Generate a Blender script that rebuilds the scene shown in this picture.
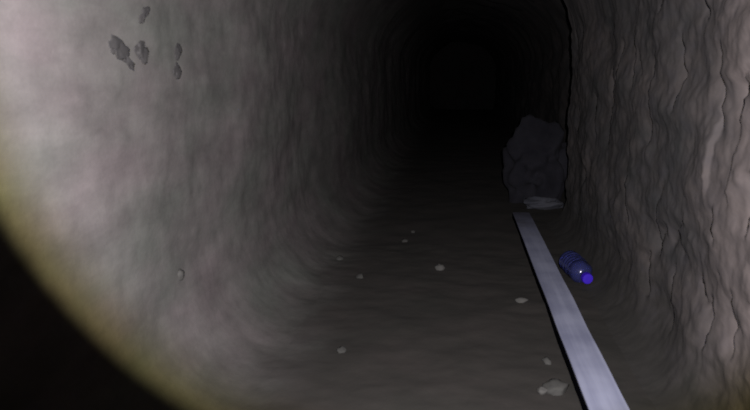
import bpy, bmesh, math, random
import numpy as np
from mathutils import Vector, Matrix, noise

for o in list(bpy.data.objects):
    bpy.data.objects.remove(o)
S = bpy.context.scene
C = S.collection

# ------------------------------------------------------------------ camera
F_PX = 720.0
PITCH = math.atan(129 / F_PX)                       # looking a little down
YAW = math.atan(85 * math.cos(PITCH) / F_PX)        # and a little left of the tunnel axis (+Y)
EYE = Vector((0.0, 0.0, 0.80))
cd = bpy.data.cameras.new('camera')
cam = bpy.data.objects.new('camera', cd)
C.objects.link(cam)
cam.location = EYE
cam.rotation_euler = (math.pi / 2 - PITCH, 0, YAW)
cd.sensor_width = 36.0
cd.lens = 36.0 * F_PX / 750.0
cd.clip_start = 0.02
cd.dof.use_dof = True                                # soft small lens, focused far off
cd.dof.focus_distance = 40.0
cd.dof.aperture_fstop = 8.5
S.camera = cam

# ------------------------------------------------------------------ world: no light underground
w = bpy.data.worlds.new('underground')
S.world = w
w.use_nodes = True
w.node_tree.nodes['Background'].inputs[0].default_value = (0.25, 0.27, 0.45, 1)
w.node_tree.nodes['Background'].inputs[1].default_value = 0.0

# ------------------------------------------------------------------ hand torch beside the camera
# a lens torch: neutral hot beam, yellow fringe at the cone's rim
LAMP = EYE + Vector((0.035, -0.01, 0.045))
AXIS_CAM = Vector((0.0863, 0.2654, -0.9603)).normalized()
AXIS = cam.rotation_euler.to_matrix() @ AXIS_CAM
def torch(name, power, col, half_deg, blend):
    l = bpy.data.lights.new(name, 'SPOT')
    l.energy = power
    l.color = col
    l.spot_size = math.radians(2 * half_deg)
    l.spot_blend = blend
    l.shadow_soft_size = 0.008
    o = bpy.data.objects.new(name, l)
    C.objects.link(o)
    o.location = LAMP
    o.rotation_euler = AXIS.to_track_quat('-Z', 'Y').to_euler()
    return o
torch('torch_beam', 760, (0.56, 0.57, 0.84), 37.5, 0.24)
torch('torch_rim', 760, (0.50, 0.440, 0.21), 38.4, 0.085)

# ------------------------------------------------------------------ colour management
S.view_settings.view_transform = 'Standard'
S.view_settings.look = 'None'
S.view_settings.exposure = 0.0
S.view_settings.gamma = 1.0
S.view_settings.use_curve_mapping = False

# ------------------------------------------------------------------ materials
def new_mat(name):
    m = bpy.data.materials.new(name)
    m.use_nodes = True
    nt = m.node_tree
    return m, nt, nt.nodes['Principled BSDF']

def earth(name, c1, c2, c3, scale=(1, 1, 1), rough=0.95, bump=0.25, fine=60.0, blotch=3.0, dist=0.01, other=None):
    m, nt, b = new_mat(name)
    N, L = nt.nodes, nt.links
    tc = N.new('ShaderNodeTexCoord')
    mp = N.new('ShaderNodeMapping'); mp.inputs['Scale'].default_value = scale
    L.new(tc.outputs['Object'], mp.inputs['Vector'])
    n1 = N.new('ShaderNodeTexNoise'); n1.inputs['Scale'].default_value = blotch
    n1.inputs['Detail'].default_value = 5; n1.inputs['Roughness'].default_value = 0.6
    L.new(mp.outputs[0], n1.inputs['Vector'])
    n2 = N.new('ShaderNodeTexNoise'); n2.inputs['Scale'].default_value = blotch * 4.3
    n2.inputs['Detail'].default_value = 4
    L.new(mp.outputs[0], n2.inputs['Vector'])
    r1 = N.new('ShaderNodeValToRGB')
    r1.color_ramp.elements[0].position = 0.33; r1.color_ramp.elements[0].color = (*c1, 1)
    r1.color_ramp.elements[1].position = 0.67; r1.color_ramp.elements[1].color = (*c2, 1)
    L.new(n1.outputs['Fac'], r1.inputs[0])
    r2 = N.new('ShaderNodeMapRange')
    r2.inputs['From Min'].default_value = 0.45; r2.inputs['From Max'].default_value = 0.75
    r2.inputs['To Max'].default_value = 0.7
    L.new(n2.outputs['Fac'], r2.inputs['Value'])
    mx = N.new('ShaderNodeMix'); mx.data_type = 'RGBA'
    L.new(r2.outputs[0], mx.inputs['Factor'])
    L.new(r1.outputs[0], mx.inputs[6]); mx.inputs[7].default_value = (*c3, 1)
    col = mx.outputs[2]
    if other:                                       # another colour takes over along an axis, with a ragged border
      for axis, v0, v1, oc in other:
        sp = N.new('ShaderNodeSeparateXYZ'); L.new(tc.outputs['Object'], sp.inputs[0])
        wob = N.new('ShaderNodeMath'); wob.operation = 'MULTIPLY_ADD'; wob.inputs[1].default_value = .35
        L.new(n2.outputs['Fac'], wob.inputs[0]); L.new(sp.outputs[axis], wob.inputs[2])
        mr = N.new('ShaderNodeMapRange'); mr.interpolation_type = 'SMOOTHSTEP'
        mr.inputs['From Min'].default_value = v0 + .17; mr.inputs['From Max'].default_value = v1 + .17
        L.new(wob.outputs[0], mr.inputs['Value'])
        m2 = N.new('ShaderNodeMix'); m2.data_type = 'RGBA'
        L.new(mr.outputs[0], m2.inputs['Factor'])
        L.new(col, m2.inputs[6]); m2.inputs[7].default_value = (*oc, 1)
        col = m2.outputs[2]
    L.new(col, b.inputs['Base Color'])
    n3 = N.new('ShaderNodeTexNoise'); n3.inputs['Scale'].default_value = fine
    n3.inputs['Detail'].default_value = 3
    L.new(mp.outputs[0], n3.inputs['Vector'])
    bp = N.new('ShaderNodeBump'); bp.inputs['Strength'].default_value = bump
    bp.inputs['Distance'].default_value = dist
    L.new(n3.outputs['Fac'], bp.inputs['Height'])
    L.new(bp.outputs[0], b.inputs['Normal'])
    b.inputs['Roughness'].default_value = rough
    b.inputs['Specular IOR Level'].default_value = 0.0 if 'stone' in name or 'pebble' in name else 0.15
    return m

M = {}
def two_soils(name):
    """pale grey-mauve clay of the left wall turning into the dark trodden soil of the floor"""
    m, nt, b = new_mat(name)
    N, L = nt.nodes, nt.links
    tc = N.new('ShaderNodeTexCoord')
    def nzn(scale, detail=4, rough=.6, vec=(1, 1, 1)):
        mp = N.new('ShaderNodeMapping'); mp.inputs['Scale'].default_value = vec
        L.new(tc.outputs['Object'], mp.inputs['Vector'])
        n = N.new('ShaderNodeTexNoise'); n.inputs['Scale'].default_value = scale
        n.inputs['Detail'].default_value = detail; n.inputs['Roughness'].default_value = rough
        L.new(mp.outputs[0], n.inputs['Vector'])
        return n
    def ramp(src, p0, p1, c0, c1):
        r = N.new('ShaderNodeValToRGB')
        r.color_ramp.elements[0].position = p0; r.color_ramp.elements[0].color = (*c0, 1)
        r.color_ramp.elements[1].position = p1; r.color_ramp.elements[1].color = (*c1, 1)
        L.new(src, r.inputs[0]); return r.outputs[0]
    def mix(f, a, c, mode='MIX'):
        x = N.new('ShaderNodeMix'); x.data_type = 'RGBA'; x.blend_type = mode
        if hasattr(f, 'links'): L.new(f, x.inputs['Factor'])
        else: x.inputs['Factor'].default_value = f
        L.new(a, x.inputs[6]); L.new(c, x.inputs[7]); return x.outputs[2]
    hue = nzn(4.5, 3, .55, (1, .5, 1.2))
    wall = ramp(hue.outputs['Color'], .36, .64, (.0485, .0500, .0450), (.0580, .0505, .0502))
    tone = nzn(7, 6, .68, (1, .45, 1.4))
    wall = mix(1, wall, ramp(tone.outputs['Fac'], .30, .70, (.74, .74, .74), (1.22, 1.22, 1.22)), 'MULTIPLY')
    fl = nzn(3.5, 5, .62)
    floor = ramp(fl.outputs['Fac'], .34, .66, (.0110, .0105, .0090), (.0155, .0137, .0122))
    sp = N.new('ShaderNodeSeparateXYZ'); L.new(tc.outputs['Object'], sp.inputs[0])
    wob = N.new('ShaderNodeMath'); wob.operation = 'MULTIPLY_ADD'; wob.inputs[1].default_value = .30
    L.new(fl.outputs['Fac'], wob.inputs[0]); L.new(sp.outputs[0], wob.inputs[2])
    mr = N.new('ShaderNodeMapRange'); mr.interpolation_type = 'SMOOTHSTEP'
    mr.inputs['From Min'].default_value = -.34 + .15; mr.inputs['From Max'].default_value = -.77 + .15
    L.new(wob.outputs[0], mr.inputs['Value'])
    L.new(mix(mr.outputs[0], floor, wall), b.inputs['Base Color'])
    fine = nzn(32, 4, .6, (1, .7, 1.2))
    bp = N.new('ShaderNodeBump'); bp.inputs['Strength'].default_value = .16; bp.inputs['Distance'].default_value = .01
    L.new(fine.outputs['Fac'], bp.inputs['Height']); L.new(bp.outputs[0], b.inputs['Normal'])
    b.inputs['Roughness'].default_value = .95
    b.inputs['Specular IOR Level'].default_value = .12
    return m
M['left'] = M['floor'] = two_soils('clay_and_trodden_earth')
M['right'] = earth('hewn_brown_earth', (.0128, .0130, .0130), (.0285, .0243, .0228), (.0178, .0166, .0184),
                   scale=(1, .6, 1.3), bump=.3, fine=26, blotch=4.2, other=[(1, 2.15, 1.1, (.053, .0440, .0415)), (2, .30, .0, (.0108, .0102, .0090))])  # near end paler: torch fall-off put into the colour; foot takes the floor soil
M['roof'] = earth('roof_earth', (.008, .0075, .0075), (.012, .011, .011), (.010, .009, .009), bump=.2, fine=40)
M['dark_stone'] = earth('dark_flint', (.015, .0145, .0145), (.021, .020, .0195), (.017, .0165, .0165), bump=.1, fine=80, blotch=12)
M['pale_stone'] = earth('pale_limestone', (.023, .0228, .0215), (.034, .0335, .031), (.028, .0272, .0256), bump=.1, fine=80, blotch=14)
M['grey_stone'] = earth('grey_pebble', (.018, .018, .017), (.026, .026, .024), (.021, .020, .019), bump=.1, fine=80, blotch=14)
M['boulder'] = earth('slate_boulder', (.0020, .0020, .0035), (.0070, .0070, .0092), (.004, .0036, .0052), bump=.3, fine=30, blotch=5)
M['slab'] = earth('grey_slab', (.013, .014, .018), (.026, .027, .032), (.018, .019, .023), bump=.2, fine=40, blotch=6)

def plank_mat(name, c1, c2, stretch=(40, 1.3, 40), rough=.7):
    m, nt, b = new_mat(name)
    N, L = nt.nodes, nt.links
    tc = N.new('ShaderNodeTexCoord')
    mp = N.new('ShaderNodeMapping'); mp.inputs['Scale'].default_value = stretch
    L.new(tc.outputs['Object'], mp.inputs['Vector'])
    n = N.new('ShaderNodeTexNoise'); n.inputs['Scale'].default_value = 1.0; n.inputs['Detail'].default_value = 5
    L.new(mp.outputs[0], n.inputs['Vector'])
    n2 = N.new('ShaderNodeTexNoise'); n2.inputs['Scale'].default_value = 7.0; n2.inputs['Detail'].default_value = 2
    L.new(tc.outputs['Object'], n2.inputs['Vector'])
    ad = N.new('ShaderNodeMath'); ad.operation = 'ADD'
    L.new(n.outputs['Fac'], ad.inputs[0]); L.new(n2.outputs['Fac'], ad.inputs[1])
    r = N.new('ShaderNodeValToRGB')
    r.color_ramp.elements[0].position = .38; r.color_ramp.elements[0].color = (*c1, 1)
    r.color_ramp.elements[1].position = .62; r.color_ramp.elements[1].color = (*c2, 1)
    hf = N.new('ShaderNodeMath'); hf.operation = 'MULTIPLY'; hf.inputs[1].default_value = .5
    L.new(ad.outputs[0], hf.inputs[0]); L.new(hf.outputs[0], r.inputs[0])
    sp = N.new('ShaderNodeSeparateXYZ'); L.new(tc.outputs['Object'], sp.inputs[0])       # far end darker: the fade of the light painted into the colour
    wob = N.new('ShaderNodeMath'); wob.operation = 'MULTIPLY_ADD'; wob.inputs[1].default_value = .9
    L.new(n2.outputs['Fac'], wob.inputs[0]); L.new(sp.outputs[1], wob.inputs[2])
    mr = N.new('ShaderNodeMapRange'); mr.interpolation_type = 'SMOOTHSTEP'
    mr.inputs['From Min'].default_value = 3.75; mr.inputs['From Max'].default_value = 4.65
    L.new(wob.outputs[0], mr.inputs['Value'])
    far_dim = N.new('ShaderNodeMix'); far_dim.data_type = 'RGBA'
    L.new(mr.outputs[0], far_dim.inputs['Factor']); L.new(r.outputs[0], far_dim.inputs[6])
    far_dim.inputs[7].default_value = (.026, .026, .038, 1) if c1[0] > .01 else (*c1, 1)
    L.new(far_dim.outputs[2], b.inputs['Base Color'])
    bp = N.new('ShaderNodeBump'); bp.inputs['Strength'].default_value = .15; bp.inputs['Distance'].default_value = .003
    L.new(n.outputs['Fac'], bp.inputs['Height']); L.new(bp.outputs[0], b.inputs['Normal'])
    b.inputs['Roughness'].default_value = rough
    b.inputs['Specular IOR Level'].default_value = .3
    return m
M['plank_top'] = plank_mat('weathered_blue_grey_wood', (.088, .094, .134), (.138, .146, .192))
M['plank_side'] = plank_mat('black_wood', (.0012, .0012, .0018), (.0025, .0025, .0035), rough=.9)  # core board coloured near black all along
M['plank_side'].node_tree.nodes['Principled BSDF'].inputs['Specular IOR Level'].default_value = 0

m, nt, b = new_mat('blue_clear_plastic')
b.inputs['Base Color'].default_value = (.055, .065, .22, 1)
b.inputs['Transmission Weight'].default_value = .85
b.inputs['Roughness'].default_value = .16
b.inputs['IOR'].default_value = 1.5
M['bottle'] = m
m, nt, b = new_mat('blue_cap_plastic')
b.inputs['Base Color'].default_value = (.012, .001, .17, 1)
b.inputs['Roughness'].default_value = .45
M['cap'] = m

# ------------------------------------------------------------------ mesh helpers
def link(name, me, mat, parent=None, smooth=True):
    if smooth:
        me.polygons.foreach_set('use_smooth', [True] * len(me.polygons))
    me.materials.append(mat)
    o = bpy.data.objects.new(name, me)
    C.objects.link(o)
    if parent:
        o.parent = parent
    return o

def tag(o, label=None, cat=None, group=None, kind=None):
    if label: o['label'] = label
    if cat: o['category'] = cat
    if group: o['group'] = group
    if kind: o['kind'] = kind
    return o

def grid(name, us, vs, fn, mat, flip=False):
    nu, nv = len(us), len(vs)
    verts = [fn(u, v) for u in us for v in vs]
    faces = []
    for i in range(nu - 1):
        for j in range(nv - 1):
            a = i * nv + j
            f = (a, a + nv, a + nv + 1, a + 1)
            faces.append(f[::-1] if flip else f)
    me = bpy.data.meshes.new(name)
    me.from_pydata(verts, [], faces)
    me.update()
    return link(name, me, mat)

def nz(x, y, z, s):
    return noise.noise(Vector((x * s, y * s, z * s)))

def fb(x, y, z, s, o=4):
    return noise.fractal(Vector((x * s, y * s, z * s)), 0.9, 2.1, o)

def spread(a, b, step):
    n = max(1, int(round((b - a) / step)))
    return [a + (b - a) * i / n for i in range(n)]

# ------------------------------------------------------------------ the tunnel
Y0, Y1 = -1.4, 18.0
LEFT_X, RIGHT_X = -0.72, 0.59
TOP = 1.64

FX, FZ = .22, .26                                  # the wall runs out into the floor in a soft curve
def floor_z(x, y):
    return .012 * nz(x, y, 1.5, 1.7) + .006 * fb(x, y, 4.4, 7, 4)
def wall_d(y, z):
    return .030 * nz(7.1, y, z, 1.3) + .008 * fb(3.3, y * .8, z * 1.2, 4.0, 5)
def left_at(y, u):
    """u in 0..1: curve from the floor up; u > 1: upright wall, z = FZ + (u - 1)"""
    if u <= 1:
        a = u * math.pi / 2
        x = LEFT_X + FX * (1 - math.sin(a)); z = FZ * (1 - math.cos(a))
        nx, nzz = math.sin(a), math.cos(a)
        k = sm(0, 1, u)
        xf = x
        d = (1 - k) * floor_z(x, y) + k * wall_d(y, z)
        return (x + nx * d, y, z + nzz * d)
    z = FZ + (u - 1)
    x = LEFT_X + (.35 * ((z - 1.0) / .5) ** 2 if z > 1.0 else 0)
    return (x + wall_d(y, z), y, z)
def left_pt(y, z):
    return left_at(y, 1 + z - FZ if z > FZ else math.acos(1 - z / FZ) / (math.pi / 2))
def sm(a, b, x):
    t = max(0., min(1., (x - a) / (b - a)))
    return t * t * (3 - 2 * t)
LY = spread(Y0, .8, .06) + spread(.8, 3.4, .014) + spread(3.4, Y1, .05) + [Y1]
us = spread(0, 1, .035) + spread(1, 1.8, .016) + spread(1.8, 1 + TOP - FZ, .05) + [1 + TOP - FZ]
tag(grid('wall_left', LY, us, left_at, M['left'], True), 'smooth grey mauve earth wall with a few dark blotches', 'wall', kind='structure')

# hand cut right wall: vertical pick grooves and cracks, ends in a corner where the tunnel widens
CRACKS = [  # polyline in (y, z), half width, depth
    ([(1.765, .86), (1.755, .79), (1.74, .70)], .012, .022),
    ([(1.600, .79), (1.605, .73)], .013, .026),
    ([(1.600, .80), (1.53, .84), (1.47, .89)], .009, .016),
    ([(1.45, .735), (1.46, .70)], .010, .018),
    ([(1.93, .99), (1.90, .95)], .012, .022),
    ([(2.12, .365), (2.17, .33), (2.19, .28)], .016, .028),
    ([(2.27, .25), (2.26, .20), (2.24, .14)], .014, .024),
    ([(2.03, .27), (2.02, .19), (2.00, .11)], .010, .016),
    ([(1.79, .31), (1.75, .27), (1.72, .26)], .010, .020),
    ([(1.69, .49), (1.68, .44)], .010, .022),
    ([(1.69, .28), (1.68, .22), (1.70, .17)], .009, .018),
    ([(1.42, .35), (1.40, .31), (1.39, .27)], .011, .022),
    ([(1.56, .33), (1.55, .22)], .009, .014),
    ([(2.35, .86), (2.33, .70), (2.36, .58)], .014, .016),
    ([(2.62, .95), (2.58, .78)], .014, .018),
    ([(2.10, .90), (2.06, .80), (2.08, .72)], .011, .015),
    ([(2.95, .80), (2.97, .55)], .016, .018),
    ([(1.50, .60), (1.48, .54), (1.50, .49)], .010, .018),
    ([(1.36, .47), (1.40, .43), (1.46, .42)], .008, .015),
    ([(2.55, .45), (2.50, .30)], .013, .017),
]
def seg_d(p, a, b):
    ax, ay = a; bx, by = b
    dx, dy = bx - ax, by - ay
    t = max(0., min(1., ((p[0] - ax) * dx + (p[1] - ay) * dy) / (dx * dx + dy * dy)))
    return math.hypot(p[0] - ax - t * dx, p[1] - ay - t * dy)
def sm(a, b, x):
    t = max(0., min(1., (x - a) / (b - a)))
    return t * t * (3 - 2 * t)
def right_pt(y, z):
    x = RIGHT_X
    x += .26 * sm(4.00, 4.12, y + .01 * nz(1, y, z, 6))                 # the corner: beyond it the tunnel is wider
    if z > 1.0:
        x -= .35 * ((z - 1.0) / .5) ** 2
    x += .030 * nz(2.2, y * 1.2, z * .7, 1.8)
    x += .022 * noise.fractal(Vector((8., y * 2.2, z * 4.4)), .75, 2.1, 6)   # clods and pick marks
    f0 = noise.noise(Vector((3., y * 4.5 + .5 * nz(4, y, z, 5), z * 2.6)))
    f1 = noise.noise(Vector((3., (y + .01) * 4.5 + .5 * nz(4, y, z, 5), z * 2.6)))
    mk = sm(.02, .25, noise.noise(Vector((6., y * 2.6, z * 4.4)))) * sm(0, .02, f1 - f0)
    if f0 > -.03:                                                        # short upright fissures, one lip proud
        x += .014 * mk * sm(-.03, .0, f0) * math.exp(-max(0, f0) / .10)
    if 1.59 < y < 1.80 and .50 < z < .84:                               # flaked panel beside a straight ridge
        x += .012 * sm(1.60, 1.63, y) * (1 - sm(1.745, 1.76, y)) * sm(.5, .56, z) * (1 - sm(.76, .82, z))
    if 1.2 < y < 3.1 and z < 1.1:
        d = 0.
        yy = y + .010 * nz(y, z, 3, 22)
        for pl, wd, dp in CRACKS:
            if abs(y - pl[0][0]) > .3 or abs(z - pl[0][1]) > .45:
                continue
            for (ya, za), (yb, zb) in zip(pl, pl[1:]):                   # steep near lip, long far side
                t = (z - za) / (zb - za)
                fade = sm(-.25, .1, t) * (1 - sm(.9, 1.25, t))
                if fade <= 0:
                    continue
                e = yy - (ya + (yb - ya) * max(0, min(1, t)))
                if e > -.008:
                    d = max(d, fade * dp * 1.15 * sm(-.008, .002, e) * math.exp(-max(0, e) / (wd * 3.2)))
        x += d
    return (x, y, z)
RFX, RFZ = .11, .15
def right_at(y, u):
    """u in 0..1: curve from the floor up; u > 1: upright wall"""
    if u > 1:
        return right_pt(y, RFZ + u - 1)
    a = u * math.pi / 2
    z = RFZ * (1 - math.cos(a))
    top = right_pt(y, z)[0]
    flat = RIGHT_X + .26 * sm(4.00, 4.12, y)
    k = sm(0, .9, u)
    x = flat - RFX + RFX * math.sin(a) + k * (top - flat)
    return (x, y, z + (1 - k) * (floor_z(x, y) - .001))
ys = spread(Y0, 1.1, .06) + spread(1.1, 2.6, .0065) + spread(2.6, 4.2, .011) + spread(4.2, Y1, .06) + [Y1]
us = spread(0, 1, .06) + spread(1, 1 + 1.05 - RFZ, .011) + spread(1 + 1.05 - RFZ, 1 + TOP - RFZ, .05) + [1 + TOP - RFZ]
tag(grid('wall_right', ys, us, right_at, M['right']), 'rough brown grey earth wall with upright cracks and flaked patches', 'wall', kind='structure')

xs = spread(LEFT_X + FX, .90, .018) + [.90]
tag(grid('floor', xs, LY, lambda x, y: (x, y, floor_z(x, y)), M['floor']), 'dark trodden earth floor', 'floor', kind='structure')

xs = spread(-.75, .85, .05) + [.85]
ys = spread(Y0, Y1, .08) + [Y1]
tag(grid('ceiling', xs, ys, lambda x, y: (x, y, 1.62 - .5 * (x + .02) ** 2 + .05 * fb(x, y, 8, 2.5, 4)), M['roof'], True),
    'rough arched earth roof', 'ceiling', kind='structure')
xs = spread(-.8, .95, .04) + [.95]
zs = spread(-.1, 1.75, .04) + [1.75]
tag(grid('wall_far', xs, zs, lambda x, z: (x, 17.8 + .12 * fb(x, 2, z, 2.2, 4), z), M['roof']),
    'dark earth face closing the far end', 'wall', kind='structure')

# ------------------------------------------------------------------ stones
def stone_mesh(seed, sx, sy, sz, rough=.28, sub=3, flat=.0):
    bm = bmesh.new()
    bmesh.ops.create_icosphere(bm, subdivisions=sub, radius=1)
    for v in bm.verts:
        d = v.co.normalized()
        k = 1 + rough * noise.noise(d * 1.3 + Vector((seed, 2 * seed, 0))) + rough * .5 * noise.noise(d * 3.1 + Vector((0, seed, seed)))
        # knock facets off
        for q in range(5):
            n = noise.random_unit_vector() if False else Vector((math.sin(seed * 3.1 + q * 2.4), math.cos(seed * 1.7 + q * 1.9), math.sin(q * 2.1 + seed))).normalized()
            e = d.dot(n) * k
            if e > .78:
                k *= .78 / e
        c = d * k
        v.co = Vector((c.x * sx, c.y * sy, c.z * sz))
    me = bpy.data.meshes.new('stone')
    bm.to_mesh(me); bm.free()
    return me

def stone(name, seed, loc, size, mat, label, cat='stone', group=None, rz=0., rough=.28, sub=3, rx=0., ry=0.):
    o = link(name, stone_mesh(seed, *size, rough=rough, sub=sub), mat)
    o.location = loc
    o.rotation_euler = (rx, ry, rz)
    return tag(o, label, cat, group)

# ------------------------------------------------------------------ plank along the right wall
PW, PT = .095, .034
PLX = .314
PY0, PY1 = .95, 4.10
root = bpy.data.objects.new('timber_plank', None)
C.objects.link(root)
root.location = (PLX + PW / 2, 0, .0)
tag(root, 'long narrow blue grey timber plank lying along the earth floor', 'plank')
def board(name, x0, x1, z0, z1, mat, seed):
    n = 90
    bm = bmesh.new()
    rings = []
    for i in range(n + 1):
        y = PY0 + (PY1 - PY0) * i / n
        t = i / n
        dx = .0022 * noise.noise(Vector((seed, y * 3, 0))) 
        sk = .006 if i in (0, n) else 0
        e = .0025
        zb = .004 * noise.noise(Vector((0, y * 1.1, 5)))
        pts = [(x0 + e, z1), (x1 - e, z1), (x1, z1 - e), (x1, z0), (x0, z0), (x0, z1 - e)]
        rings.append([bm.verts.new((px + dx * (1 if px > (x0 + x1) / 2 else .6), y, pz + zb)) for px, pz in pts])
    for a, b_ in zip(rings, rings[1:]):
        for k in range(6):
            bm.faces.new((a[k], b_[k], b_[(k + 1) % 6], a[(k + 1) % 6]))
    bm.faces.new(rings[0]); bm.faces.new(rings[-1][::-1])
    bmesh.ops.recalc_face_normals(bm, faces=bm.faces)
    me = bpy.data.meshes.new(name)
    bm.to_mesh(me); bm.free()
    return link(name, me, mat, root, smooth=False)
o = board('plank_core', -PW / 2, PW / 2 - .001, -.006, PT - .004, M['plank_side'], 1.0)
o['label'] = 'black side of the plank'
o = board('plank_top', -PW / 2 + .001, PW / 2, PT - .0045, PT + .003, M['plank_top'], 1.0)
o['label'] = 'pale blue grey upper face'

# ------------------------------------------------------------------ bottle
def lathe(name, prof, mat, parent, seg=40):
    bm = bmesh.new()
    rings = []
    for z, r in prof:
        rings.append([bm.verts.new((r * math.cos(2 * math.pi * k / seg), r * math.sin(2 * math.pi * k / seg), z)) for k in range(seg)])
    for a, b_ in zip(rings, rings[1:]):
        for k in range(seg):
            bm.faces.new((a[k], a[(k + 1) % seg], b_[(k + 1) % seg], b_[k]))
    bm.faces.new(rings[0][::-1]); bm.faces.new(rings[-1])
    bmesh.ops.recalc_face_normals(bm, faces=bm.faces)
    me = bpy.data.meshes.new(name)
    bm.to_mesh(me); bm.free()
    return link(name, me, mat, parent)

bottle = bpy.data.objects.new('plastic_bottle', None)
C.objects.link(bottle)
tag(bottle, 'blue tinted plastic bottle with blue cap lying between plank and right wall', 'bottle')
R = .043
prof = [(0, .018), (.002, .030), (.006, .037), (.012, R)]
z = .02
while z < .125:                                   # moulded ribs
    prof += [(z, R), (z + .004, R), (z + .007, R - .0028), (z + .010, R - .0028), (z + .013, R)]
    z += .021
prof += [(.132, R), (.140, .0425), (.148, .0405), (.155, .0375), (.161, .0335), (.166, .0290), (.170, .0245), (.173, .0200), (.175, .0165), (.184, .0155), (.185, .018), (.188, .018), (.189, .0148), (.200, .0148)]
body = lathe('bottle_body', prof, M['bottle'], bottle)
for v in body.data.vertices:                      # crumpled thin plastic
    f_ = sm(.0, .03, v.co.z) * (1 - sm(.150, .178, v.co.z))
    k_ = 1 - f_ * (.10 * max(0, noise.noise(v.co * 28)) + .05 * noise.noise(v.co * 60 + Vector((3, 1, 2))))
    v.co.x *= k_; v.co.y *= k_
md = body.modifiers.new('wall', 'SOLIDIFY'); md.thickness = .0012; md.offset = -1
cap = bpy.data.meshes.new('cap')
bm = bmesh.new()
seg = 48
rings = []
for zz, rr, rib in ((.190, .0192, 0), (.1915, .0200, 1), (.208, .0198, 1), (.2105, .0182, 0), (.2108, .010, 0)):
    rings.append([bm.verts.new(((rr - (.0009 if rib and k % 2 else 0)) * math.cos(2 * math.pi * k / seg), (rr - (.0009 if rib and k % 2 else 0)) * math.sin(2 * math.pi * k / seg), zz)) for k in range(seg)])
for a, b_ in zip(rings, rings[1:]):
    for k in range(seg):
        bm.faces.new((a[k], a[(k + 1) % seg], b_[(k + 1) % seg], b_[k]))
bm.faces.new(rings[0][::-1]); bm.faces.new(rings[-1])
bmesh.ops.recalc_face_normals(bm, faces=bm.faces)
bm.to_mesh(cap); bm.free()
o = link('cap', cap, M['cap'], bottle, smooth=False)
o['label'] = 'saturated blue screw cap'
ax = Vector((.042, -.20, -.020)).normalized()          # base to cap
bottle.rotation_euler = ax.to_track_quat('Z', 'Y').to_euler()
bottle.location = Vector((.459, 2.95, .055))
bottle.scale = (1.07, 1.07, 1.02)

# ------------------------------------------------------------------ boulder and slab beyond the plank's end
stone('boulder', 3.7, (.52, 4.74, .20), (.215, .20, .31), M['boulder'],
      'big dark boulder against the tunnel side beyond the plank end', 'boulder', rough=.75, sub=5, rz=.4)
stone('stone_slab', 8.2, (.525, 4.45, .025), (.125, .08, .052), M['slab'],
      'flat pale stone slab at the foot of the boulder', 'stone', rz=.25, rough=.6, sub=4)

# ------------------------------------------------------------------ loose stones on the floor
def on_floor(x, y, s): return (x, y, floor_z(x, y) + s * .45)
G = 'grey pebbles scattered over the floor'
for k, (x, y, z, r, lab) in enumerate([
        (-.512, 3.06, .001, .016, 'grey pebble resting on the sloping foot of the left wall'),
        (-.383, 2.774, None, .016, 'grey pebble on the floor just off the foot of the left wall'),
        (-.253, 3.454, None, .017, 'larger of two grey pebbles close together, deepest on the floor'),
        (-.227, 3.666, None, .011, 'smaller of two grey pebbles close together, deepest on the floor'),
        (-.329, 1.986, None, .014, 'faint grey pebble alone between left wall and rounded grey stone')]):
    z = floor_z(x, y) + r * .3 if z is None else z + .6 * floor_z(x, y) + r * .3
    stone('pebble', 11.3 + k * 1.7, (x, y, z), (r * 1.15, r, r * .75), M['grey_stone'], lab, 'pebble', G, rz=k * 1.1)
stone('pebble', 23.1, on_floor(-.067, 2.933, .016), (.021, .018, .016), M['pale_stone'],
      'pale grey pebble alone in the middle of the floor', 'pebble', rz=.4)
stone('pebble', 27.9, on_floor(.236, 2.52, .010), (.023, .018, .010), M['pale_stone'],
      'flat whitish pebble on the floor, left of the plank near the bottle', 'pebble', rz=.2)
stone('stone', 31.3, on_floor(.262, 1.79, .02), (.034, .030, .022), M['grey_stone'],
      'rounded grey stone almost touching the plank', 'stone', rz=.7)
stone('pebble', 35.1, on_floor(.226, 1.772, .012), (.015, .013, .012), M['pale_stone'],
      'pale pebble beside the rounded grey stone', 'pebble', rz=.2)
stone('pebble', 38.4, on_floor(.262, 1.98, .012), (.013, .020, .010), M['grey_stone'],
      'narrow greyish pebble between flat whitish pebble and rounded stone', 'pebble', rz=.3)

# ------------------------------------------------------------------ stones set in the left wall
def in_left(y, z): return (left_pt(y, z)[0] + .001, y, z)
dark = [(1.481, .860, .048, .024, 0, 'largest dark stone in the left wall, with a ragged outline'),
        (1.590, .858, .030, .026, .2, 'upright dark stone in the left wall next to the largest one'),
        (1.520, .832, .030, .009, -.5, 'small flat dark stone in the left wall under the largest one'),
        (1.816, .858, .026, .019, .1, 'upper of two dark stones, one above the other, in the left wall'),
        (1.811, .813, .028, .020, -.1, 'lower of two dark stones, one above the other, in the left wall'),
        (1.587, .938, .030, .012, .6, 'slanting dark stone highest up in the left wall')]
for k, (y, z, ry_, rz_, a, lab) in enumerate(dark):
    stone('embedded_stone', 41.7 + k * 2.3, in_left(y, z), (.005, ry_, rz_), M['dark_stone'], lab, 'stone', 'dark stones in the left wall', rx=a, rough=.85, sub=4)
stone('embedded_stone', 61.2, in_left(1.79, .276), (.010, .015, .018), M['pale_stone'],
      'small whitish stone low in the left wall', 'stone', rough=.3)
